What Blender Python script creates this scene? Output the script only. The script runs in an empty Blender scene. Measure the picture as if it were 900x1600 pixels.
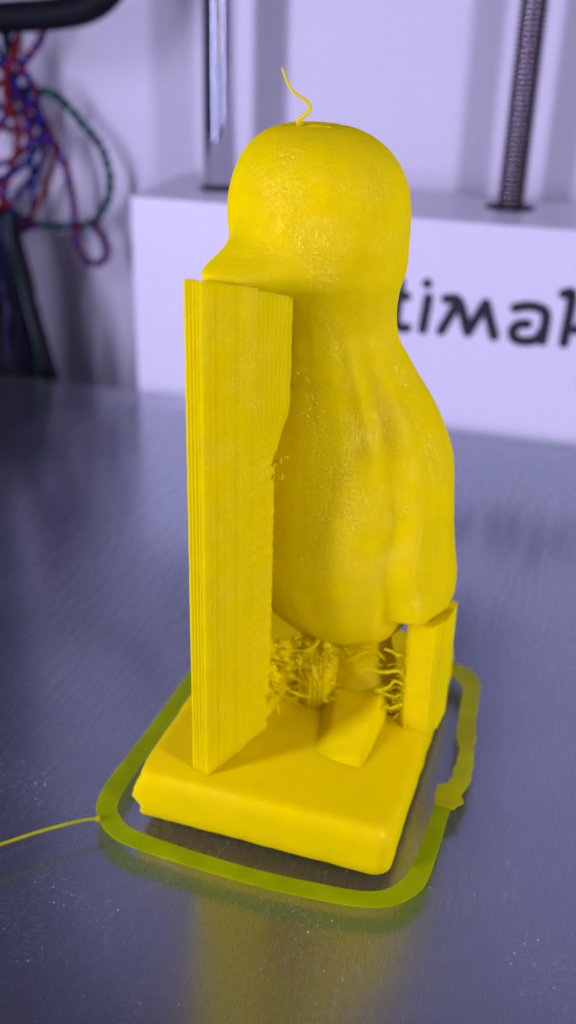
import bpy, bmesh, math, random
from mathutils import Vector, Matrix, noise
random.seed(7)
S = 0.001                                  # everything below is written in millimetres
scn = bpy.context.scene
COL = scn.collection

# ------------------------------------------------------------------ camera
F_PX, PITCH, ROLL, YAW, CAM_H = 1620.0, math.radians(27.0), 0.029, math.radians(14.0), 135.0
FW = Vector((-math.sin(YAW)*math.cos(PITCH), math.cos(YAW)*math.cos(PITCH), -math.sin(PITCH)))
R0 = Vector((math.cos(YAW), math.sin(YAW), 0)); U0 = R0.cross(FW)
RT = math.cos(ROLL)*R0 + math.sin(ROLL)*U0
UP = -math.sin(ROLL)*R0 + math.cos(ROLL)*U0
CAM = Vector((0, 0, CAM_H))
cd = bpy.data.cameras.new('camera'); cam = bpy.data.objects.new('camera', cd); COL.objects.link(cam)
m = Matrix((RT, UP, -FW)).transposed().to_4x4(); m.translation = CAM*S
cam.matrix_world = m
cd.sensor_fit = 'VERTICAL'; cd.sensor_height = 36.0; cd.lens = 36.0*F_PX/1600.0
cd.clip_start = 0.005; cd.clip_end = 50
cd.dof.use_dof = True; cd.dof.focus_distance = 0.166; cd.dof.aperture_fstop = 13.0
scn.camera = cam
scn.render.resolution_x, scn.render.resolution_y = 576, 1024

# ------------------------------------------------------------------ light
w = bpy.data.worlds.new('World'); scn.world = w; w.use_nodes = True
bg = w.node_tree.nodes['Background']
bg.inputs['Color'].default_value = (0.50, 0.44, 0.90, 1); bg.inputs['Strength'].default_value = 0.08
def strip_light(name, loc, target, sx, sy, power, col=(0.67, 0.61, 1.0)):
    l = bpy.data.lights.new(name, 'AREA'); l.shape = 'RECTANGLE'; l.size = sx*S; l.size_y = sy*S
    l.energy = power; l.color = col
    o = bpy.data.objects.new(name, l); COL.objects.link(o); o.location = Vector(loc)*S
    o.rotation_euler = (Vector(target)-Vector(loc)).to_track_quat('-Z', 'Y').to_euler()
    return o
strip_light('led_strip_left', (-250, -30, 160), (-40, 260, 120), 40, 310, 1.46)
strip_light('led_strip_right', (200, 20, 165), (-40, 290, 120), 40, 300, 1.08)
scn.view_settings.view_transform = 'Standard'; scn.view_settings.look = 'None'
scn.view_settings.exposure = 0.0; scn.view_settings.gamma = 1.0
try: scn.view_settings.use_curve_mapping = False
except Exception: pass
scn.render.engine = 'CYCLES'

# ------------------------------------------------------------------ helpers
def ray(x, y): return FW + (x-450)/F_PX*RT - (y-800)/F_PX*UP
def on_depth(x, y, Y):                     # photo pixel -> point on the vertical plane Y = const
    d = ray(x, y); return CAM + d*(Y/d.y)

def tag(o, label=None, cat=None, group=None, kind=None):
    if label: o['label'] = label
    if cat: o['category'] = cat
    if group: o['group'] = group
    if kind: o['kind'] = kind
    return o
def mesh_obj(name, verts, faces, mat, parent=None, smooth=True, mm=True):
    me = bpy.data.meshes.new(name)
    k = S if mm else 1.0
    me.from_pydata([(v[0]*k, v[1]*k, v[2]*k) for v in verts], [], faces)
    me.validate(); me.update()
    if smooth: me.polygons.foreach_set('use_smooth', [True]*len(me.polygons))
    me.materials.append(mat)
    o = bpy.data.objects.new(name, me); COL.objects.link(o)
    if parent: o.parent = parent
    return o
def empty(name, loc=(0, 0, 0), rz=0):
    o = bpy.data.objects.new(name, None); COL.objects.link(o); o.empty_display_size = 0.01
    o.location = Vector(loc)*S; o.rotation_euler = (0, 0, rz); return o
def box_data(x0, x1, y0, y1, z0, z1):
    v = [(x0,y0,z0),(x1,y0,z0),(x1,y1,z0),(x0,y1,z0),(x0,y0,z1),(x1,y0,z1),(x1,y1,z1),(x0,y1,z1)]
    f = [(0,3,2,1),(4,5,6,7),(0,1,5,4),(1,2,6,5),(2,3,7,6),(3,0,4,7)]
    return v, f
def bevel(o, width, seg=3):
    b = o.modifiers.new('bevel', 'BEVEL'); b.width = width*S; b.segments = seg; b.limit_method = 'ANGLE'; b.angle_limit = math.radians(40)
    return o
def catmull(pts, n):
    pts = [Vector(p) for p in pts]; out = []
    for i in range(len(pts)-1):
        p0 = pts[i-1] if i else pts[0]*2-pts[1]; p1 = pts[i]; p2 = pts[i+1]
        p3 = pts[i+2] if i+2 < len(pts) else p2*2-p1
        for k in range(n):
            t = k/n
            out.append(0.5*((2*p1)+(p2-p0)*t+(2*p0-5*p1+4*p2-p3)*t*t+(3*p1-p0-3*p2+p3)*t**3))
    out.append(pts[-1]); return out
def frames(pts):
    T = []; N = []
    for i in range(len(pts)):
        t = (pts[min(i+1, len(pts)-1)]-pts[max(i-1, 0)])
        T.append(t.normalized() if t.length > 1e-9 else Vector((0, 0, 1)))
    n = T[0].orthogonal().normalized()
    for t in T:
        n = (n-t*n.dot(t)); n = n.normalized() if n.length > 1e-6 else t.orthogonal().normalized(); N.append(n.copy())
    return T, N
def tube_data(pts, r, sides=8, base=0):
    T, N = frames(pts); v = []; f = []
    for i, p in enumerate(pts):
        rr = r(i/(len(pts)-1)) if callable(r) else r
        b = T[i].cross(N[i])
        for k in range(sides):
            a = 2*math.pi*k/sides; v.append(p+rr*(math.cos(a)*N[i]+math.sin(a)*b))
    for i in range(len(pts)-1):
        for k in range(sides):
            a = base+i*sides+k; b2 = base+i*sides+(k+1) % sides
            f.append((a, b2, b2+sides, a+sides))
    f.append(tuple(base+k for k in reversed(range(sides))))
    f.append(tuple(base+(len(pts)-1)*sides+k for k in range(sides)))
    return v, f
def loft_data(rings, base=0):
    n = len(rings[0]); v = [p for r in rings for p in r]; f = []
    for i in range(len(rings)-1):
        for k in range(n):
            a = base+i*n+k; b = base+i*n+(k+1) % n
            f.append((a, b, b+n, a+n))
    f.append(tuple(base+k for k in reversed(range(n)))); f.append(tuple(base+(len(rings)-1)*n+k for k in range(n)))
    return v, f

# ------------------------------------------------------------------ materials
def new_mat(name):
    mt = bpy.data.materials.new(name); mt.use_nodes = True
    nt = mt.node_tree; b = nt.nodes['Principled BSDF']; return mt, nt, b
def N_(nt, typ, **kw):
    n = nt.nodes.new(typ)
    for k, v in kw.items():
        if k in n.inputs: n.inputs[k].default_value = v
        else: setattr(n, k, v)
    return n
def ramp(nt, fac, stops):
    r = nt.nodes.new('ShaderNodeValToRGB'); nt.links.new(fac, r.inputs[0])
    while len(r.color_ramp.elements) < len(stops): r.color_ramp.elements.new(0.5)
    for e, (p, c) in zip(r.color_ramp.elements, stops):
        e.position = p; e.color = c if len(c) == 4 else (*c, 1)
    return r.outputs[0]
def coords(nt, scale=(1, 1, 1)):
    tc = nt.nodes.new('ShaderNodeTexCoord'); mp = nt.nodes.new('ShaderNodeMapping')
    mp.inputs['Scale'].default_value = scale; nt.links.new(tc.outputs['Object'], mp.inputs[0]); return mp.outputs[0]
def plastic_yellow(name, col, grain=0.35, layers=0.15, rough=0.36, sss=0.45, gloss=0.05):
    mt, nt, b = new_mat(name)
    c = coords(nt)
    n1 = N_(nt, 'ShaderNodeTexNoise', Scale=260.0, Detail=3.0); nt.links.new(c, n1.inputs['Vector'])
    d = tuple(x*0.94 for x in col)
    nt.links.new(ramp(nt, n1.outputs['Fac'], [(0.3, d), (0.7, col)]), b.inputs['Base Color'])
    n2 = N_(nt, 'ShaderNodeTexNoise', Scale=1500.0, Detail=2.5, Roughness=0.7); nt.links.new(c, n2.inputs['Vector'])
    n3 = N_(nt, 'ShaderNodeTexNoise', Scale=140.0, Detail=2.0); nt.links.new(c, n3.inputs['Vector'])
    wv = N_(nt, 'ShaderNodeTexWave', bands_direction='Z', Scale=1600.0, Distortion=1.5, Detail=1.0); nt.links.new(c, wv.inputs['Vector'])
    msk = ramp(nt, n3.outputs['Fac'], [(0.40, (0.14,)*3), (0.63, (1,)*3)])
    # body colour: soft translucent plastic with only the faint layer relief
    b2 = N_(nt, 'ShaderNodeBump', Strength=layers, Distance=0.0002); nt.links.new(wv.outputs['Fac'], b2.inputs['Height'])
    b3 = N_(nt, 'ShaderNodeBump', Strength=grain*0.22, Distance=0.0003); nt.links.new(n2.outputs['Fac'], b3.inputs['Height']); nt.links.new(b2.outputs[0], b3.inputs['Normal'])
    nt.links.new(b3.outputs[0], b.inputs['Normal'])
    b.inputs['Roughness'].default_value = 0.6; b.inputs['Specular IOR Level'].default_value = 0.0
    b.inputs['Subsurface Weight'].default_value = sss; b.inputs['Subsurface Scale'].default_value = 0.004
    b.inputs['Subsurface Radius'].default_value = (1.0, 0.72, 0.05)
    # gloss: small glints on the rough skin
    b1 = N_(nt, 'ShaderNodeBump', Strength=min(1.0, grain), Distance=0.0005); nt.links.new(n2.outputs['Fac'], b1.inputs['Height']); nt.links.new(b2.outputs[0], b1.inputs['Normal'])
    gl = N_(nt, 'ShaderNodeBsdfGlossy'); gl.inputs[0].default_value = (1.0, 0.90, 0.14, 1); gl.inputs['Roughness'].default_value = rough; nt.links.new(b1.outputs[0], gl.inputs['Normal'])
    fc = N_(nt, 'ShaderNodeMath', operation='MULTIPLY'); nt.links.new(msk, fc.inputs[0]); fc.inputs[1].default_value = gloss
    mx = nt.nodes.new('ShaderNodeMixShader'); nt.links.new(fc.outputs[0], mx.inputs[0]); nt.links.new(b.outputs[0], mx.inputs[1]); nt.links.new(gl.outputs[0], mx.inputs[2])
    nt.links.new(mx.outputs[0], nt.nodes['Material Output'].inputs['Surface'])
    return mt
YEL = (0.84, 0.655, 0.0)
M_body = plastic_yellow('yellow_plastic', YEL, grain=1.0, rough=0.11, gloss=0.10)
M_supp = plastic_yellow('yellow_support_plastic', (0.81, 0.655, 0.0), grain=0.5, layers=0.12)
M_slab = plastic_yellow('yellow_slab_plastic', YEL, grain=0.12, layers=0.05, rough=0.42)
def simple(name, col, rough=0.5, metal=0.0, bump=0.0, bscale=300.0, spec=0.5):
    mt, nt, b = new_mat(name)
    c = coords(nt); n1 = N_(nt, 'ShaderNodeTexNoise', Scale=bscale, Detail=3.0); nt.links.new(c, n1.inputs['Vector'])
    nt.links.new(ramp(nt, n1.outputs['Fac'], [(0.3, tuple(x*0.92 for x in col)), (0.7, col)]), b.inputs['Base Color'])
    b.inputs['Roughness'].default_value = rough; b.inputs['Metallic'].default_value = metal
    b.inputs['Specular IOR Level'].default_value = spec
    if bump:
        bp = N_(nt, 'ShaderNodeBump', Strength=bump, Distance=0.0003); nt.links.new(n1.outputs['Fac'], bp.inputs['Height']); nt.links.new(bp.outputs[0], b.inputs['Normal'])
    return mt
M_white = simple('white_panel', (0.76, 0.755, 0.80), 0.38, bump=0.03, bscale=900)
M_wall = simple('white_back_panel', (0.72, 0.71, 0.75), 0.5, bump=0.03, bscale=500)
M_ink = simple('dark_lettering', (0.012, 0.010, 0.022), 0.5)
M_hole_shade = simple('hole_shade', (0.006, 0.005, 0.01), 0.8)  # near-black, paints the shade inside the holes
M_chrome = simple('polished_steel', (0.80, 0.79, 0.82), 0.07, metal=1.0)
M_screw = simple('oiled_steel', (0.22, 0.195, 0.21), 0.30, metal=1.0, bump=0.2, bscale=900)
M_black = simple('black_rubber', (0.004, 0.003, 0.006), 0.6, spec=0.2)
M_red = simple('red_wire', (0.20, 0.006, 0.015), 0.5, spec=0.2)
M_blue = simple('blue_wire', (0.010, 0.008, 0.20), 0.5, spec=0.2)
M_green = simple('green_wire', (0.004, 0.15, 0.10), 0.5, spec=0.2)
M_darkwire = simple('black_wire', (0.005, 0.004, 0.010), 0.5, spec=0.2)
M_rust = simple('brown_red_wire', (0.16, 0.012, 0.010), 0.5, spec=0.2)

def m_alu():
    mt, nt, b = new_mat('brushed_aluminium')
    c = coords(nt, (1400, 60, 60)); n1 = N_(nt, 'ShaderNodeTexNoise', Scale=1.0, Detail=4.0, Roughness=0.65); nt.links.new(c, n1.inputs['Vector'])
    c2 = coords(nt); n2 = N_(nt, 'ShaderNodeTexNoise', Scale=14.0, Detail=3.0); nt.links.new(c2, n2.inputs['Vector'])
    mx = N_(nt, 'ShaderNodeMath', operation='MULTIPLY_ADD'); nt.links.new(n1.outputs['Fac'], mx.inputs[0]); mx.inputs[1].default_value = 0.5; nt.links.new(n2.outputs['Fac'], mx.inputs[2])
    nt.links.new(ramp(nt, mx.outputs[0], [(0.5, (0.33, 0.335, 0.41)), (0.95, (0.355, 0.36, 0.44))]), b.inputs['Base Color'])
    b.inputs['Metallic'].default_value = 1.0
    nt.links.new(ramp(nt, n1.outputs['Fac'], [(0.3, (0.255,)*3), (0.7, (0.285,)*3)]), b.inputs['Roughness'])
    bp = N_(nt, 'ShaderNodeBump', Strength=0.006, Distance=0.0002); nt.links.new(n1.outputs['Fac'], bp.inputs['Height']); nt.links.new(bp.outputs[0], b.inputs['Normal'])
    return mt
M_alu = m_alu()
def m_glass():
    mt, nt, b = new_mat('build_plate_glass')
    nt.nodes.remove(b); out = nt.nodes['Material Output']
    tr = N_(nt, 'ShaderNodeBsdfTransparent'); tr.inputs[0].default_value = (0.93, 0.96, 0.96, 1)
    gl = N_(nt, 'ShaderNodeBsdfGlossy'); gl.inputs['Roughness'].default_value = 0.16; gl.inputs[0].default_value = (1, 1, 1, 1)
    fr = N_(nt, 'ShaderNodeFresnel', IOR=1.4); ge = N_(nt, 'ShaderNodeNewGeometry')
    io = N_(nt, 'ShaderNodeMath', operation='MULTIPLY_ADD'); nt.links.new(ge.outputs['Backfacing'], io.inputs[0]); io.inputs[1].default_value = 1/1.4-1.4; io.inputs[2].default_value = 1.4
    nt.links.new(io.outputs[0], fr.inputs['IOR'])      # same reflectance from either side of the pane
    mx = nt.nodes.new('ShaderNodeMixShader'); nt.links.new(fr.outputs[0], mx.inputs[0]); nt.links.new(tr.outputs[0], mx.inputs[1]); nt.links.new(gl.outputs[0], mx.inputs[2])
    # dust and fine scratches lying on the glass
    c = coords(nt)
    vo = N_(nt, 'ShaderNodeTexVoronoi', Scale=560.0, Randomness=1.0); nt.links.new(c, vo.inputs['Vector'])
    dots = ramp(nt, vo.outputs['Distance'], [(0.05, (1,)*3), (0.14, (0,)*3)])
    n = N_(nt, 'ShaderNodeTexNoise', Scale=48.0, Detail=3.0, Roughness=0.6); nt.links.new(c, n.inputs['Vector'])
    patch = ramp(nt, n.outputs['Fac'], [(0.45, (0,)*3), (0.60, (1,)*3)])
    vsel = N_(nt, 'ShaderNodeSeparateColor'); nt.links.new(vo.outputs['Color'], vsel.inputs[0])
    sel = ramp(nt, vsel.outputs[0], [(0.40, (0,)*3), (0.70, (1,)*3)])
    c3 = coords(nt, (700, 2600, 1)); n3 = N_(nt, 'ShaderNodeTexNoise', Scale=1.0, Detail=3.0, Roughness=0.7); nt.links.new(c3, n3.inputs['Vector'])
    smear = ramp(nt, n3.outputs['Fac'], [(0.56, (0,)*3), (0.72, (1,)*3)])
    def mul(a, b_, cst=None):
        q = N_(nt, 'ShaderNodeMath', operation='MULTIPLY'); nt.links.new(a, q.inputs[0])
        if cst is None: nt.links.new(b_, q.inputs[1])
        else: q.inputs[1].default_value = cst
        return q.outputs[0]
    d1 = mul(mul(dots, sel), patch)
    d2 = mul(mul(smear, patch), None, 0.35)
    ad = N_(nt, 'ShaderNodeMath', operation='ADD', use_clamp=True); nt.links.new(d1, ad.inputs[0]); nt.links.new(d2, ad.inputs[1])
    a2 = N_(nt, 'ShaderNodeMath', operation='MULTIPLY_ADD', use_clamp=True); nt.links.new(ad.outputs[0], a2.inputs[0]); a2.inputs[1].default_value = 0.55; a2.inputs[2].default_value = 0.012
    df = N_(nt, 'ShaderNodeBsdfDiffuse'); df.inputs[0].default_value = (0.75, 0.75, 0.78, 1)
    m2 = nt.nodes.new('ShaderNodeMixShader'); nt.links.new(a2.outputs[0], m2.inputs[0]); nt.links.new(mx.outputs[0], m2.inputs[1]); nt.links.new(df.outputs[0], m2.inputs[2])
    nt.links.new(m2.outputs[0], out.inputs['Surface'])
    return mt
M_glass = m_glass()
def m_film(name, col, tint, keep, through):
    mt, nt, b = new_mat(name); out = nt.nodes['Material Output']
    c = coords(nt); n = N_(nt, 'ShaderNodeTexNoise', Scale=160.0, Detail=4.0); nt.links.new(c, n.inputs['Vector'])
    base = ramp(nt, n.outputs['Fac'], [(0.3, tuple(x*0.8 for x in col)), (0.7, col)])
    nt.links.new(base, b.inputs['Base Color']); b.inputs['Roughness'].default_value = 0.3
    b.inputs['Specular Tint'].default_value = (1.0, 0.95, 0.3, 1)
    tl = N_(nt, 'ShaderNodeBsdfTranslucent'); nt.links.new(base, tl.inputs[0])
    m1 = nt.nodes.new('ShaderNodeMixShader'); m1.inputs[0].default_value = through
    nt.links.new(b.outputs[0], m1.inputs[1]); nt.links.new(tl.outputs[0], m1.inputs[2])
    tr = N_(nt, 'ShaderNodeBsdfTransparent'); tr.inputs[0].default_value = (*tint, 1)
    mx = nt.nodes.new('ShaderNodeMixShader'); mx.inputs[0].default_value = keep
    nt.links.new(tr.outputs[0], mx.inputs[1]); nt.links.new(m1.outputs[0], mx.inputs[2]); nt.links.new(mx.outputs[0], out.inputs['Surface'])
    return mt
M_film = m_film('thin_yellow_film', (0.80, 0.90, 0.001), (0.80, 0.95, 0.08), 0.58, 0.62)
M_flap = m_film('loose_yellow_film', (0.72, 0.74, 0.001), (0.75, 0.88, 0.05), 0.8, 0.35)

# ------------------------------------------------------------------ setting: bed and back panel
v, f = box_data(-300, 170, 30, 340, -9, -3.0)
tag(bevel(mesh_obj('heated_bed', v, f, M_alu, smooth=False), 0.4), kind='structure')
v, f = box_data(-298, 168, 32, 336.5, -2.9, 0)
tag(bevel(mesh_obj('glass_plate', v, f, M_glass, smooth=False), 0.5),
    'clear dusty glass build plate lying on the grey aluminium bed', 'glass plate')
v, f = box_data(-234, 320, 398, 404, -60, 420)
tag(mesh_obj('back_wall', v, f, M_wall, smooth=False), kind='structure')

# ------------------------------------------------------------------ white cover with lettering
BX0, BX1, BY0, BY1, BZ = -144.6, 130, 341.5, 391, 68.5
cover = empty('motor_cover', ((BX0+BX1)/2, (BY0+BY1)/2, -40))
tag(cover, 'white rectangular cover box with dark lettering behind the build plate', 'cover box')
CO = Vector(((BX0+BX1)/2, (BY0+BY1)/2, -40))
def rel(verts, o): return [Vector(q)-o for q in verts]
SC = Vector((-17.5, 372.5, 0)); RC = Vector((-120.6, 367.6, 0))
v, f = box_data(BX0, BX1, BY0, BY1, -40, BZ)
bevel(mesh_obj('shell', rel(v, CO), f, M_white, cover, smooth=False), 0.8)
def disc(name, c, r, z, mat, par, po, h=0.35):
    n = 40; rings = [[Vector((c.x+rr*math.cos(2*math.pi*k/n), c.y+rr*math.sin(2*math.pi*k/n), zz))-po for k in range(n)] for rr, zz in ((r, z-1), (r, z+h*0.6), (r-0.5, z+h))]
    vv, ff = loft_data(rings); return mesh_obj(name, vv, ff, mat, par)
disc('screw_hole_shade', SC, 8.6, BZ, M_hole_shade, cover, CO)  # no opening cut: dark discs on the cover top painted as the holes' shade
disc('rod_hole_shade', RC, 7.6, BZ, M_hole_shade, cover, CO)

def ribbon(name, strokes, par, po, Y, wd):
    """letter: each stroke is a rounded-end ribbon on the cover's front face, raised a little"""
    vv = []; ff = []
    for si, st in enumerate(strokes):
        pts2 = catmull([Vector((p[0], 0, p[1])) for p in st], 8) if len(st) > 2 else [Vector((p[0], 0, p[1])) for p in st]
        hw = wd/2; L = []; Rr = []
        T = [(pts2[min(i+1, len(pts2)-1)]-pts2[max(i-1, 0)]).normalized() for i in range(len(pts2))]
        poly = []
        for p, t in zip(pts2, T): L.append(p+hw*Vector((-t.z, 0, t.x))); Rr.append(p-hw*Vector((-t.z, 0, t.x)))
        def cap(p, t, sgn):
            n = Vector((-t.z, 0, t.x)); return [p+hw*(math.cos(a)*n*sgn+math.sin(a)*t*sgn) for a in [math.pi*k/8 for k in range(1, 8)]]
        outline = L+cap(pts2[-1], T[-1], 1)+Rr[::-1]+cap(pts2[0], T[0], -1)
        y1 = Y-0.25-0.05*si
        b = len(vv); n = len(outline)
        # strip faces for the front, skirt for the rim
        for p in outline: vv.append(Vector((p.x, y1, p.z))-po)
        for p in outline: vv.append(Vector((p.x, Y+0.1, p.z))-po)
        k = len(L)
        for i in range(k-1): ff.append((b+i, b+i+1, b+k+7+(k-1-(i+1)), b+k+7+(k-1-i)))
        ff.append(tuple([b+k-1]+[b+k+j for j in range(7)]+[b+k+7]))
        ff.append(tuple([b+2*k+6]+[b+2*k+7+j for j in range(7)]+[b]))
        for i in range(n): j = (i+1) % n; ff.append((b+i, b+j, b+n+j, b+n+i))
    return mesh_obj(name, vv, ff, M_ink, par, smooth=False)
def px(pts): return [(on_depth(x, y, BY0).x, on_depth(x, y, BY0).z) for x, y in pts]
LW = 3.35
letters = [
    [px([(626, 441), (622, 470), (619, 500), (626, 512), (636, 512)]), px([(608, 461), (635, 463)])],
    [px([(669.5, 465), (660.5, 515)]), px([(667.5, 442.6), (668, 443.4)])],
    [px([(689, 517), (716, 472)]), px([(697, 467), (717, 471), (731, 519)]), px([(731, 519), (759, 474)]), px([(759, 474), (772, 525)])],
    [px([(805, 481), (824, 478), (843, 481), (853, 490), (852, 508), (847, 533)]), px([(824, 506), (810, 507), (801, 517), (805, 529), (820, 533), (838, 530), (848, 517)])],
    [px([(881, 459), (894, 463), (881, 536)])],
]
bz = 32.4
x0 = letters[4][0][2][0]                                   # foot of the k on the cover
letters[4] += [[(x0+3, bz+4.5), (x0+13, bz+11)], [(x0+5, bz+6), (x0+13, bz)]]
letters.append([[(x0+19, bz+6), (x0+29, bz+6.5), (x0+26, bz+11.5), (x0+20, bz+10), (x0+18.5, bz+4), (x0+22, bz), (x0+28.5, bz+0.8)]])
letters.append([[(x0+34, bz), (x0+36, bz+11)], [(x0+35.5, bz+8), (x0+39, bz+11), (x0+42, bz+11)]])
xt = letters[0][0][0][0]
letters.insert(0, [[(xt-9, bz), (xt-7, bz+16)]])
letters.insert(0, [[(xt-26, bz+15), (xt-28, bz+6), (xt-25, bz+0.5), (xt-19, bz+0.3), (xt-15.5, bz+5), (xt-13.5, bz+15)]])
for st in letters: ribbon('letter', st, cover, CO, BY0, LW)

# ------------------------------------------------------------------ steel rod and lead screw
def lathe(name, prof, c, mat, par=None, n=40):
    rings = [[Vector((r*math.cos(2*math.pi*k/n), r*math.sin(2*math.pi*k/n), z)) for k in range(n)] for r, z in prof]
    vv, ff = loft_data(rings); o = mesh_obj(name, vv, ff, mat, par)
    if not par: o.location = c*S
    return o
o = lathe('smooth_rod', [(5.6, BZ-2), (5.85, BZ-1.7), (5.85, 320), (5.5, 320.5)], RC, M_chrome)
tag(o, 'polished round steel rod rising from the cover box', 'guide rod')
screw = empty('lead_screw', (SC.x, SC.y, BZ))
tag(screw, 'dark threaded screw rising out of a hole in the cover box', 'lead screw')
lathe('core', [(3.8, 0.2), (3.8, 230)], SC, M_screw, screw, 24)
nt_, turns_n, pitch = 26, 144, 1.58
vv = []; ff = []
tot = nt_*turns_n
for i in range(tot+1):
    a = 2*math.pi*i/nt_; z = 0.3+pitch*i/nt_
    for r, dz in ((3.75, -0.70), (4.9, -0.22), (4.9, 0.22), (3.75, 0.70)):
        vv.append((r*math.cos(a), r*math.sin(a), z+dz))
for i in range(tot):
    for k in range(3):
        a = i*4+k; ff.append((a, a+4, a+5, a+1))
mesh_obj('thread', vv, ff, M_screw, screw, smooth=False)

# ------------------------------------------------------------------ the printed figure
PY = math.radians(-3.5)
fig = empty('printed_figure', (-35.6, 162.2, 0), PY)
tag(fig, 'yellow plastic printed bird figure on a slab with rough support pillars', 'printed figure')

# slab -------------------------------------------------------------
def rrect(x0, x1, y0, y1, r, n=6):
    out = []
    for cx, cy, a0, rr in ((x1-r[1], y0+r[1], -90, r[1]), (x1-r[2], y1-r[2], 0, r[2]), (x0+r[3], y1-r[3], 90, r[3]), (x0+r[0], y0+r[0], 180, r[0])):
        for k in range(n+1):
            a = math.radians(a0+90*k/n); out.append(Vector((cx+rr*math.cos(a), cy+rr*math.sin(a), 0)))
    return out
def densify(poly, step):
    out = []
    for i, p in enumerate(poly):
        q = poly[(i+1) % len(poly)]; n = max(1, int((q-p).length/step))
        for k in range(n): out.append(p.lerp(q, k/n))
    return out
base = densify(rrect(-22.5, 24.5, -31.6, 31, (1.2, 3.0, 2.5, 1.5)), 0.9)
cen = Vector((1, 0, 0)); rings = []
for z, ins in ((0.02, 0.35), (0.5, 0.05), (2, 0), (4, 0.0), (6, 0), (7.5, 0.05), (8.6, 0.3), (9.3, 0.75), (9.65, 1.4), (9.75, 2.4)):
    rg = []
    for p in base:
        d = (cen-p); dd = Vector((max(-1, min(1, d.x/6)), max(-1, min(1, d.y/6)), 0))
        q = p+dd*ins
        wob = 0.22*noise.noise(Vector((p.x*0.25, p.y*0.25, z*0.5)))
        q = q+dd*wob
        # bitten front-left corner
        e = math.exp(-((p.x+22.5)**2+(p.y+31.6)**2)/14.0)
        q.x += e*(0.9*math.sin(z*0.95+0.3)+0.5*noise.noise(Vector((3.1, p.y, z*0.8))))
        rg.append(Vector((q.x, q.y, z+0.12*noise.noise(q*0.12)*(1 if z > 8 and ins < 5 else 0))))
    rings.append(rg)
for k_ in (0.8, 0.6, 0.5, 0.3, 0.1): rings.append([Vector((1, 0, 9.75)).lerp(Vector((p.x, p.y, 9.75)), k_) for p in rings[-1]])
v, f = loft_data(rings); mesh_obj('base_slab', v, f, M_slab, fig)

# ribbed support pillars --------------------------------------------
def ribbed(name, poly, z0, z1, tooth, amp, mat, topfn=None, xoff=None, dz=0.7, seed=1):
    rnd = random.Random(seed); poly = [Vector((p[0], p[1], 0)) for p in poly]
    pts = []; 
    for i, p in enumerate(poly):
        q = poly[(i+1) % len(poly)]; n = max(2, int((q-p).length/tooth)*2)
        nrm = Vector(((q-p).y, -(q-p).x, 0)).normalized()
        for k in range(n):
            a = (amp*(0.5+rnd.random()) if k % 2 else -amp*0.4*rnd.random())
            pts.append((p.lerp(q, k/n), nrm, a, i+k/n))
    nz = int((z1-z0)/dz); rings = []
    for j in range(nz+1):
        t = j/nz; rg = []
        for k, (p, nrm, a, u) in enumerate(pts):
            z = z0+(z1-z0)*t
            if topfn and t > 0.9: z += topfn(p)*(t-0.9)/0.1
            jit = 0.05*noise.noise(Vector((u*5.0, z*0.25, seed)))+0.025*noise.noise(Vector((u*20.0, z*3.0, seed)))
            q = p+nrm*(a+jit)
            if xoff: q = q+xoff(p, z, u)
            rg.append(Vector((q.x, q.y, z)))
        rings.append(rg)
    v, f = loft_data(rings); return mesh_obj(name, v, f, mat, fig, smooth=False)
def p_off(p, z, u):                         # torn fin on the body side, only in the upper part
    q = Vector((0, 0, 0))
    if z > 66 and p.x > -5.5 and p.y > -17:
        k = min(1, (z-66)/9)*(0.95+0.12*noise.noise(Vector((z*0.35, 0, 4))))
        q += Vector((2.3, 0.6, 0))*k*min(1, (p.x+5.5)/1.9)
    if p.x > -6 and 16 < z <= 70: q += Vector((0.25*noise.noise(Vector((z*0.9, 1, 2))), 0, 0))
    if z < 18 and p.x > -6: q += Vector((-0.5+noise.noise(Vector((z, 3, 1)))*0.6, 0, 0))
    return q
ribbed('support_pillar', [(-12.3, -12.0), (-13.4, -24.5), (-12.7, -27.0), (-9.5, -28.0), (-3.6, -12.2), (-6, -9)], 9.3, 98.1, 0.62, 0.13, M_supp,
       topfn=lambda p: 0.3*noise.noise(p*0.5)-0.30*(p.y+28), xoff=p_off, seed=3)
ribbed('wing_support', [(18.6, 5.5), (19.0, -1.4), (20.0, -2.9), (24.5, -3.1), (25.2, -1.4), (26.1, -0.4), (26.6, 6.0)], 9.3, 33.2, 0.75, 0.15, M_supp,
       topfn=lambda p: 0.16*(p.x-22)+0.6*noise.noise(p*0.8), dz=0.6, seed=8)
ribbed('belly_support', [(-1, 8), (-1.2, -1.5), (1, -3.4), (4.6, -3.0), (6, -1), (6.2, 8)], 9.3, 29.5, 0.8, 0.16, M_supp, dz=0.6, seed=14)

# foot and leg --------------------------------------------------------
def remeshed(name, v, f, mat, voxel, smooth_it=6, amp=0.0, parent=fig, tex_scale=0.003):
    o = mesh_obj(name, v, f, mat, parent)
    r = o.modifiers.new('remesh', 'REMESH'); r.mode = 'VOXEL'; r.voxel_size = voxel*S; r.use_smooth_shade = True
    s = o.modifiers.new('smooth', 'SMOOTH'); s.iterations = smooth_it; s.factor = 0.5
    if amp:
        tx = bpy.data.textures.new(name+'_relief', 'CLOUDS'); tx.noise_scale = tex_scale; tx.noise_depth = 2
        d = o.modifiers.new('relief', 'DISPLACE'); d.texture = tx; d.strength = amp*S; d.mid_level = 0.5
        d.texture_coords = 'LOCAL'
    return o
fv = [(3.5,-16.5,9.0),(16.0,-18.0,9.0),(17.0,6,9.0),(1.0,6,9.0),(7.4,-13.0,10.2),(14.4,-15.6,11.0),(15.6,3,17.8),(6.0,3,16.6)]
remeshed('foot', fv, box_data(0,1,0,1,0,1)[1], M_slab, 0.35, 60, 0.3)
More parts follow.
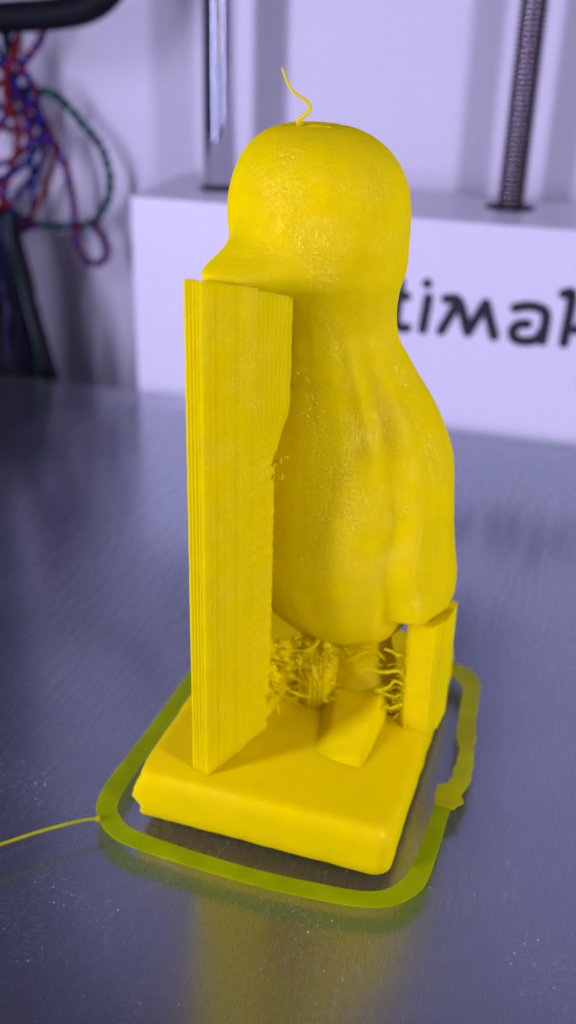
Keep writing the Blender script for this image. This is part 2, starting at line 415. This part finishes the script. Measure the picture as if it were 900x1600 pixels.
lv, lf = tube_data(catmull([(10, 5, 12), (9, 5, 22), (8, 5, 30)], 5), lambda t: 6.0+1.6*abs(2*t-1), 20); remeshed('leg', lv, lf, M_body, 0.5, 4, 0.3)
fv2 = [(-12,-9,9.2),(-5,-12,9.2),(-3,8,9.2),(-13,8,9.2),(-11,-8,10.5),(-6,-10,10.8),(-4,6,18),(-12,6,18)]
remeshed('foot', fv2, box_data(0,1,0,1,0,1)[1], M_slab, 0.35, 60, 0.3)

# bird ------------------------------------------------------------------
prof = [(24.6, 7.6, 1.5, 2.5), (25.6, 7.4, 1.2, 6.5), (27.5, 6.6, 1.0, 10.6), (30, 5.6, 1.2, 13.6), (33.5, 4.6, 1.5, 16.2), (38, 3.8, 2, 18.0), (44, 3.2, 2, 18.8), (52, 3.0, 2, 19.0),
        (60, 2.9, 2, 18.4), (66, 2.3, 2, 17.0), (71, 1.4, 2, 15.7), (76, 0.4, 2, 14.1), (81, -0.3, 2, 12.9), (86, -0.6, 2, 12.4), (91, -0.5, 1.5, 12.7), (95, -0.6, 1.2, 13.8),
        (99, -1.2, 1.0, 14.5), (103, -1.5, 1, 14.7), (106.5, -1.6, 1, 14.3), (109.5, -1.8, 1, 13.2), (112, -2.1, 1, 11.6), (114, -2.4, 1, 9.4), (115.4, -2.6, 1, 6.6), (116.1, -2.8, 1, 3.2)]
NB = 120; rings = []
ppts = catmull([Vector((a if a > 36 else a-1.5*(36-a)/11.4, b, c)) for a, b, c, d in prof], 5); rr_ = catmull([Vector((d, 0, 0)) for a, b, c, d in prof], 5)
def gs(x, s): return math.exp(-(x/s)**2)
def sst(a, b, x):
    t = max(0.0, min(1.0, (x-a)/(b-a))); return t*t*(3-2*t)
def lerp_tab(tab, z):
    for (z0, v0), (z1, v1) in zip(tab, tab[1:]):
        if z0 <= z <= z1: return v0+(v1-v0)*(z-z0)/(z1-z0)
    return 0.0
wing_t = [(33.6, 5.2), (36, 4.8), (41, 3.6), (48, 2.7), (56, 2.3), (63, 2.2), (69, 1.9), (75, 1.0), (81, 0.2), (88, 0)]
bill_t = [(92.4, 0.0), (94.0, 0.74), (96.2, 1.0), (97.4, 0.80), (99, 0.45), (101, 0.14), (103.5, 0)]
for p, r in zip(ppts, rr_):
    z, cx, cy = p; r = r.x*(1.02 if z < 80 else 1.0); rg = []
    kb = max(0.0, min(1.0, (92-z)/16.0)); cx -= 1.1*kb; cy += 5.0*kb
    wz = max(0, min(1, (z-27)/8))*max(0, min(1, (88-z)/12))
    wa = lerp_tab(wing_t, z); ba = lerp_tab(bill_t, z)
    for k in range(NB):
        a = 2*math.pi*k/NB-math.pi; deg = math.degrees(a)
        q = r
        wob = 1.6*noise.noise(Vector((z*0.10, 3, 0)))
        if wa > 0:
            edge = sst(-48, -31, deg+wob-0.12*(z-45)+3-0.7*max(0, 43-z))*(1-sst(50, 110, deg))
            rb = max(q, 17.2) if z < 36 else q
            q = q+(rb+wa-q)*edge
            q += wz*edge*(0.35*gs(deg+wob+33, 4)-0.25*gs(deg+wob+22, 6)+0.2*gs(deg+11, 5))
        q += wz*(0.6*gs(deg+wob*0.7+54, 4.5)-0.25*gs(deg+wob+45, 4.0)+0.3*gs(deg+70, 9))
        q += ba*(8.8*gs(deg+119, 17)+2.6*gs(deg+104, 36))
        ridge = 0.13*noise.noise(Vector((deg*0.11, z*0.035, 5)))+0.06*noise.noise(Vector((deg*0.35, z*0.05, 8)))
        q += ridge*(1-0.6*ba)+0.5*noise.noise(Vector((math.cos(a)*1.4, math.sin(a)*1.4, z*0.06)))
        rg.append(Vector((cx+q*math.cos(a), cy+0.97*q*math.sin(a), z)))
    rings.append(rg)
bv, bf = loft_data(rings)
remeshed('bird_body', bv, bf, M_body, 0.40, 6, 0.10, tex_scale=0.002)

# loose filament ----------------------------------------------------------
wisp = catmull([(-4.3, -1.5, 115.9), (-4.1, -2.8, 116.9), (-2.8, -3, 117.9), (-2.4, -3, 118.8), (-3.1, -3, 119.7), (-5.0, -3, 120.8), (-6.1, -3, 122.3), (-6.9, -3, 124.0)], 5)
v, f = tube_data(wisp, lambda t: 0.36*(1-0.5*t)+0.25*max(0, 1-t*9), 8); mesh_obj('filament_wisp', v, f, M_film if False else M_supp, fig)
bl, blf = tube_data(catmull([(-4.6, -1.6, 115.8), (-2.6, -2.4, 116.1), (-0.4, -2.0, 116.1), (0.8, -1.6, 115.9)], 5), lambda t: 0.16+0.08*math.sin(t*17), 8); mesh_obj('top_blob', bl, blf, M_body, fig)
def strand(p, q, sag, r, seed, wob=1.0):
    rnd = random.Random(seed); p = Vector(p); q = Vector(q); n = 5; pts = []
    for k in range(n+1):
        t = k/n; c = p.lerp(q, t); c.z -= sag*4*t*(1-t)
        if 0 < k: c += Vector((rnd.uniform(-1, 1), rnd.uniform(-1, 1), rnd.uniform(-1, 1)))*0.55*wob
        pts.append(c)
    return catmull(pts, 4), (lambda t: r*(0.75+0.5*abs(noise.noise(Vector((t*6, seed, 0))))))
big = [((20.2,-1.5,25.5),(15.6,-3.5,26.6),0.4,0.34),((20.3,-2,21.0),(11.5,-6,22.8),-0.5,0.42),((20.2,-2.2,19.2),(15.0,-5,18.4),-0.8,0.34),((20.3,-2,16.8),(14.0,-4,17.4),0.4,0.36),
       ((20,-2.2,15.0),(14.2,-5,13.6),0.2,0.38),((-3.6,-12.5,20.5),(3,-9,17.0),0.6,0.32),((-3.2,-12.5,21),(-2.0,-12,13.6),0,0.30),((-3,-11,27),(4,-8,28.5),0.7,0.34),((6,-6,25),(13,-6,27.5),0.6,0.34),
       ((3,-6,18),(6,-7,15),0.2,0.34),((-3.8,-13,64.6),(-1.6,-12.6,66.2),0.2,0.30),((-3.8,-13,62.2),(-1.9,-12.6,63),0.1,0.26)]
for i, (a, b, s, r) in enumerate(big):
    pts, rf = strand(a, b, s, r, i); v, f = tube_data(pts, rf, 7); mesh_obj('strand', v, f, M_supp, fig)
vv = []; ff = []
rnd = random.Random(21)
def put(a, b, r, sd, wob):
    pts, rf = strand(a, b, rnd.uniform(-0.2, 0.5), r, sd, wob); v, f = tube_data(pts, rf, 5, len(vv)); vv.extend(v); ff.extend(f)
for i in range(210):
    q = rnd.random()
    if q < 0.45:                                     # web between the pillar and the belly support
        u = rnd.random(); a = (-4.6+12.0*u, -12.6+6.0*u+rnd.uniform(-0.6, 0.8), 28.5-12*rnd.random()**1.3)
        ang = rnd.gauss(0, 0.55)+(math.pi if rnd.random() < 0.4 else 0); L = rnd.uniform(0.9, 3.2)
        b = (a[0]+L*math.cos(ang), a[1]+rnd.uniform(-0.8, 1.2), a[2]+L*0.8*math.sin(ang)-0.3)
    elif q < 0.82:                                   # fringe hanging from the belly rim
        u = rnd.random(); a = (-5+20*u, -7.5+3*u+rnd.uniform(-1, 1), 26.6+rnd.uniform(-0.8, 0.8)+1.6*abs(u-0.7))
        b = (a[0]+rnd.uniform(-2.4, 2.4), a[1]+rnd.uniform(-0.8, 0.8), a[2]-rnd.uniform(0.6, 2.8))
    elif q < 0.88: continue
    else:                                            # whiskers on the wing support
        zz = rnd.uniform(10, 24); a = (20.2, rnd.uniform(-2.6, 0), zz); L = rnd.uniform(1.0, 4.2)
        b = (a[0]-L, a[1]-rnd.uniform(0, 1.5), a[2]+rnd.uniform(-2.2, 1.2))
    put(a, b, rnd.uniform(0.06, 0.14), 100+i, 0.35)
    if rnd.random() < 0.45:
        c = Vector(a).lerp(Vector(b), rnd.uniform(0.3, 0.7)); put(c, c+Vector((rnd.uniform(-1.5, 1.5), rnd.uniform(-0.6, 0.6), rnd.uniform(-1.3, 1.0))), 0.12, 400+i, 0.3)
tag(mesh_obj('loose_strands', vv, ff, M_supp, fig), kind='stuff')
# melted, torn mass of support between the pillar and the belly
vv = []; ff = []; rnd = random.Random(33)
for i in range(44):
    u = rnd.random(); x = -5.2+11.5*u; zt = 29.5-1.5*u; zb = 17.0+3.0*u+2.0*noise.noise(Vector((u*7, 0, 0)))
    z = zb+(zt-zb)*rnd.random()**0.8; y = -11.0+6.0*u+rnd.uniform(-1.2, 1.2)
    ang = rnd.gauss(0, 0.6); L = rnd.uniform(0.8, 2.6); d = Vector((math.cos(ang), rnd.uniform(-0.3, 0.3), math.sin(ang)))*L
    p = Vector((x, y, z)); v, f = tube_data(catmull([p-d, p+Vector((0, 0, rnd.uniform(-0.4, 0.4))), p+d], 3), lambda t, q=rnd.uniform(0.35, 0.8): q*(1-0.7*abs(2*t-1)), 8, len(vv)); vv += v; ff += f
remeshed('torn_support', vv, ff, M_body, 0.24, 2, 0.25, tex_scale=0.0012)

# ------------------------------------------------------------------ skirt loop on the plate
skirt = empty('skirt_loop', (-35.6, 162.2, 0), PY)
tag(skirt, 'thin greenish yellow plastic outline stuck flat around the slab', 'skirt line')
outer = [(-30.2, 24), (-30.2, 13), (-30.3, 0), (-30.4, -11), (-30.9, -24), (-30.3, -31), (-28.2, -35), (-24.5, -37.9), (-20, -39.3), (-10, -40), (4, -40.3), (14, -39.7), (21.4, -38.8), (26.2, -37.0), (29.6, -33.5), (31.1, -29), (31.5, -18.8), (31.6, -10)]
inner = [(-27.0, 24), (-27.0, 13), (-26.9, 0), (-26.9, -11), (-27, -24), (-26.4, -30.5), (-24.9, -33), (-22.6, -34.8), (-19.5, -35.7), (-10, -36.6), (3, -37.0), (13, -36.4), (20.5, -35.6), (24.6, -33.9), (27.0, -30.8), (27.9, -27), (28.5, -17), (28.8, -9)]
def strip(name, out, inn, z0, z1, mat, par, jag=0.06, n=6, zf=None):
    A = catmull([Vector((*p, 0)) for p in out], n); B = catmull([Vector((*p, 0)) for p in inn], n); rings = []
    for i, (a, b) in enumerate(zip(A, B)):
        a = a+(a-b).normalized()*jag*noise.noise(Vector((i*0.45, 1, 0))); b = b+(b-a).normalized()*jag*noise.noise(Vector((i*0.45, 9, 0)))
        h = zf(i/(len(A)-1)) if zf else 0
        mid = a.lerp(b, 0.5)
        rings.append([Vector((a.x, a.y, z0+h)), Vector((b.x, b.y, z0+h)), Vector((b.x, b.y, z1-0.08+h)), Vector((*(b.lerp(a, 0.06)).xy, z1+h)), Vector((*(a.lerp(b, 0.06)).xy, z1+h)), Vector((a.x, a.y, z1-0.08+h))])
    vv, ff = loft_data(rings); return mesh_obj(name, vv, ff, mat, par, smooth=False)
strip('flat_band', outer, inner, 0.03, 0.33, M_film, skirt)
strip('back_band', [(-30.2, 24), (-29.6, 31), (-25, 35.3), (-10, 36), (10, 36), (21, 35.7), (25.0, 34.9)], [(-27, 24), (-26.6, 29.5), (-23.8, 32), (-10, 32.8), (10, 32.8), (20, 32.3), (23.5, 30.4)], 0.03, 0.33, M_film, skirt)
fo = [(31.9, -11.6), (33.6, -9.3), (33.0, -7.6), (33.9, -4), (33.7, 1.8), (32.9, 6.5), (33.1, 8.4), (32.2, 13.7), (31.6, 21), (30.9, 28.2), (28.4, 32.6), (25.0, 34.9)]
fi = [(28.6, -11.3), (28.3, -8.0), (28.4, -6.4), (30.0, -5.2), (30.4, -1.0), (30.4, 4.6), (29.2, 8), (28.9, 10.3), (28.2, 18), (27.7, 24.6), (26.2, 27.8), (23.5, 30.4)]
strip('loose_band', fo, fi, 0.36, 0.72, M_flap, skirt, jag=0.35, zf=lambda t: 0.9*math.sin(math.pi*min(1, t))**1.0)
a = math.cos(PY), math.sin(PY)
tp = catmull([(-27.6, -35.3, 0.4), (-29.5, -36.6, 0.7), (-31.9, -38.7, 0.9), (-35.8, -42.5, 1.1), (-40.4, -47.4, 1.2), (-46, -53, 1.2), (-58, -63, 1.0)], 5)
v, f = tube_data(tp, lambda t: 0.30+0.5*max(0, 1-t*16), 8); mesh_obj('filament_tail', v, f, M_flap, skirt)

# ------------------------------------------------------------------ cables on the left
def twisted(label, pix, Y, mats, r=0.72, tw=6.0, group=None, name='twisted_cable', dy=None):
    pts = []
    for i, (x, y) in enumerate(pix):
        yy = Y+(dy[i] if dy else 2.2*math.sin(i*1.3+Y)); pts.append(on_depth(x, y, yy))
    pts = catmull(pts, 10); T, Nn = frames(pts)
    e = empty(name, pts[0]); O = pts[0].copy(); tag(e, label, 'cable', group)
    L = [0]
    for i in range(1, len(pts)): L.append(L[-1]+(pts[i]-pts[i-1]).length)
    for k, mt in enumerate(mats):
        h = []
        for p, t, n, l in zip(pts, T, Nn, L):
            a = 2*math.pi*(l/tw+k/len(mats)); h.append(p+r*0.95*(math.cos(a)*n+math.sin(a)*t.cross(n))-O if len(mats) > 1 else p-O)
        v, f = tube_data(h, r if len(mats) > 1 else r*1.3, 8); mesh_obj('strand', v, f, mt, e)
G = 'loose cables on the back panel'
twisted('green and black twisted cable curving in a wide open loop', [(-25,128),(10,132),(45,140),(75,143),(102,162),(130,195),(155,225),(169,262),(171,300),(156,335),(133,351),(100,353),(62,351),(28,335),(5,312),(-20,290)], 384, [M_green, M_darkwire], 0.95, 9, G)
twisted('red and blue twisted cable ending in a small hanging loop', [(12,50),(22,85),(42,118),(58,150),(60,190),(78,215),(95,245),(108,280),(115,320),(118,355),(122,385),(138,409),(158,410),(168,392),(160,368),(143,352)], 380, [M_red, M_blue], 0.85, 8, G)
twisted('red and blue twisted cable slanting down from the black hose', [(75,30),(64,60),(48,84),(32,108),(20,140),(12,175),(-12,205)], 376, [M_red, M_blue], 0.85, 8, G)
twisted('brownish red cable bowing out beside the wide green loop', [(10,140),(40,160),(66,182),(82,214),(84,250),(74,288),(58,318),(46,345)], 387, [M_rust], 0.9, 8, G)
twisted('dark blue cable hanging straight inside the wide green loop', [(26,140),(40,180),(47,220),(50,262),(52,300),(48,338)], 386, [M_blue], 0.9, 8, G)
twisted('red and blue twisted cable crossing level between the hanging cables', [(-20,192),(10,201),(35,205),(62,218),(88,224),(92,246)], 382, [M_blue, M_red], 0.8, 8, G)
twisted('red and blue twisted cable swinging up in a shallow arc', [(-20,262),(12,252),(34,238),(48,212),(44,176),(30,140),(10,112),(-15,95)], 378, [M_red, M_blue], 0.8, 8, G)
twisted('blue and red twisted cable sagging under the green loop', [(-20,270),(4,292),(10,320),(24,340),(44,350),(52,352),(30,362),(0,372)], 374, [M_blue, M_red], 0.9, 9, G)
twisted('dark green cable dropping along the wall edge from the hose', [(4,40),(8,75),(20,112),(26,150),(10,185),(-16,215)], 388, [M_green, M_darkwire], 0.7, 6, G)
twisted('red twisted cable drooping from the hose into the dark bundle', [(30,40),(24,80),(8,118),(12,160),(28,200),(22,250),(6,300),(-4,345)], 372, [M_red, M_rust], 0.85, 8, G)
twisted('blue twisted cable crossing behind the brownish red cable', [(-20,160),(14,172),(40,178),(64,200),(70,235),(56,270),(30,300),(10,338)], 390, [M_blue, M_darkwire], 0.85, 8, G)
twisted('black and blue twisted cable winding beside the wall edge', [(-20,60),(6,95),(24,135),(52,160),(66,196),(58,230),(30,262),(0,280),(-20,300)], 370, [M_darkwire, M_blue], 0.85, 8, G)
# dense bundle at the lower left
B0 = on_depth(0, 600, 362); bun = empty('cable_bundle', (B0.x, B0.y, B0.z))
tag(bun, 'thick dark bundle of cables running down behind the bed corner', 'cable bundle', G)
core = catmull([on_depth(*q, 366) for q in ((-22, 330), (-8, 390), (6, 450), (20, 520), (36, 600), (48, 680))], 8)
v, f = tube_data([p-B0 for p in core], lambda t: 7.5+9.0*t, 24)
v = [p+Vector((0.9*noise.noise(p*0.35), 0.9*noise.noise(p*0.35+Vector((9, 0, 0))), 0)) for p in v]
mesh_obj('sleeve', v, f, M_black, bun)
rnd = random.Random(5); M_dg = simple('dark_green_wire', (0.004, 0.03, 0.025), 0.5); M_dr = simple('dark_red_wire', (0.05, 0.006, 0.012), 0.5); M_db = simple('dark_blue_wire', (0.006, 0.006, 0.05), 0.5)
cmats = [M_darkwire, M_dr, M_black, M_darkwire, M_dg, M_db, M_darkwire, M_dr, M_black, M_db, M_darkwire, M_dg]
for i in range(16):
    t0 = i/15; a0 = -10+34*t0; pix = []
    for q in range(6):
        s = q/5; pix.append((a0+(-4+70*t0)*s**1.1+rnd.uniform(-5, 5), 335+255*s+rnd.uniform(-4, 4)))
    pts = catmull([on_depth(x, y, 358+5*math.sin(i*2.1)+rnd.uniform(-2, 2)) for x, y in pix], 8)
    v, f = tube_data([p-B0 for p in pts], rnd.uniform(0.9, 1.5), 8); mesh_obj('wire', v, f, cmats[i % len(cmats)], bun)
# black hose at the top left
hp = catmull([on_depth(x, y, 356) for x, y in ((-120, 20), (-40, 28), (40, 25), (100, 20), (142, 8), (172, -18), (188, -60), (194, -120))], 8)
v, f = tube_data(hp, 5.2, 20); o = mesh_obj('cable_hose', v, f, M_black)
tag(o, 'thick black cable hose bending upward above the loose cables', 'hose')
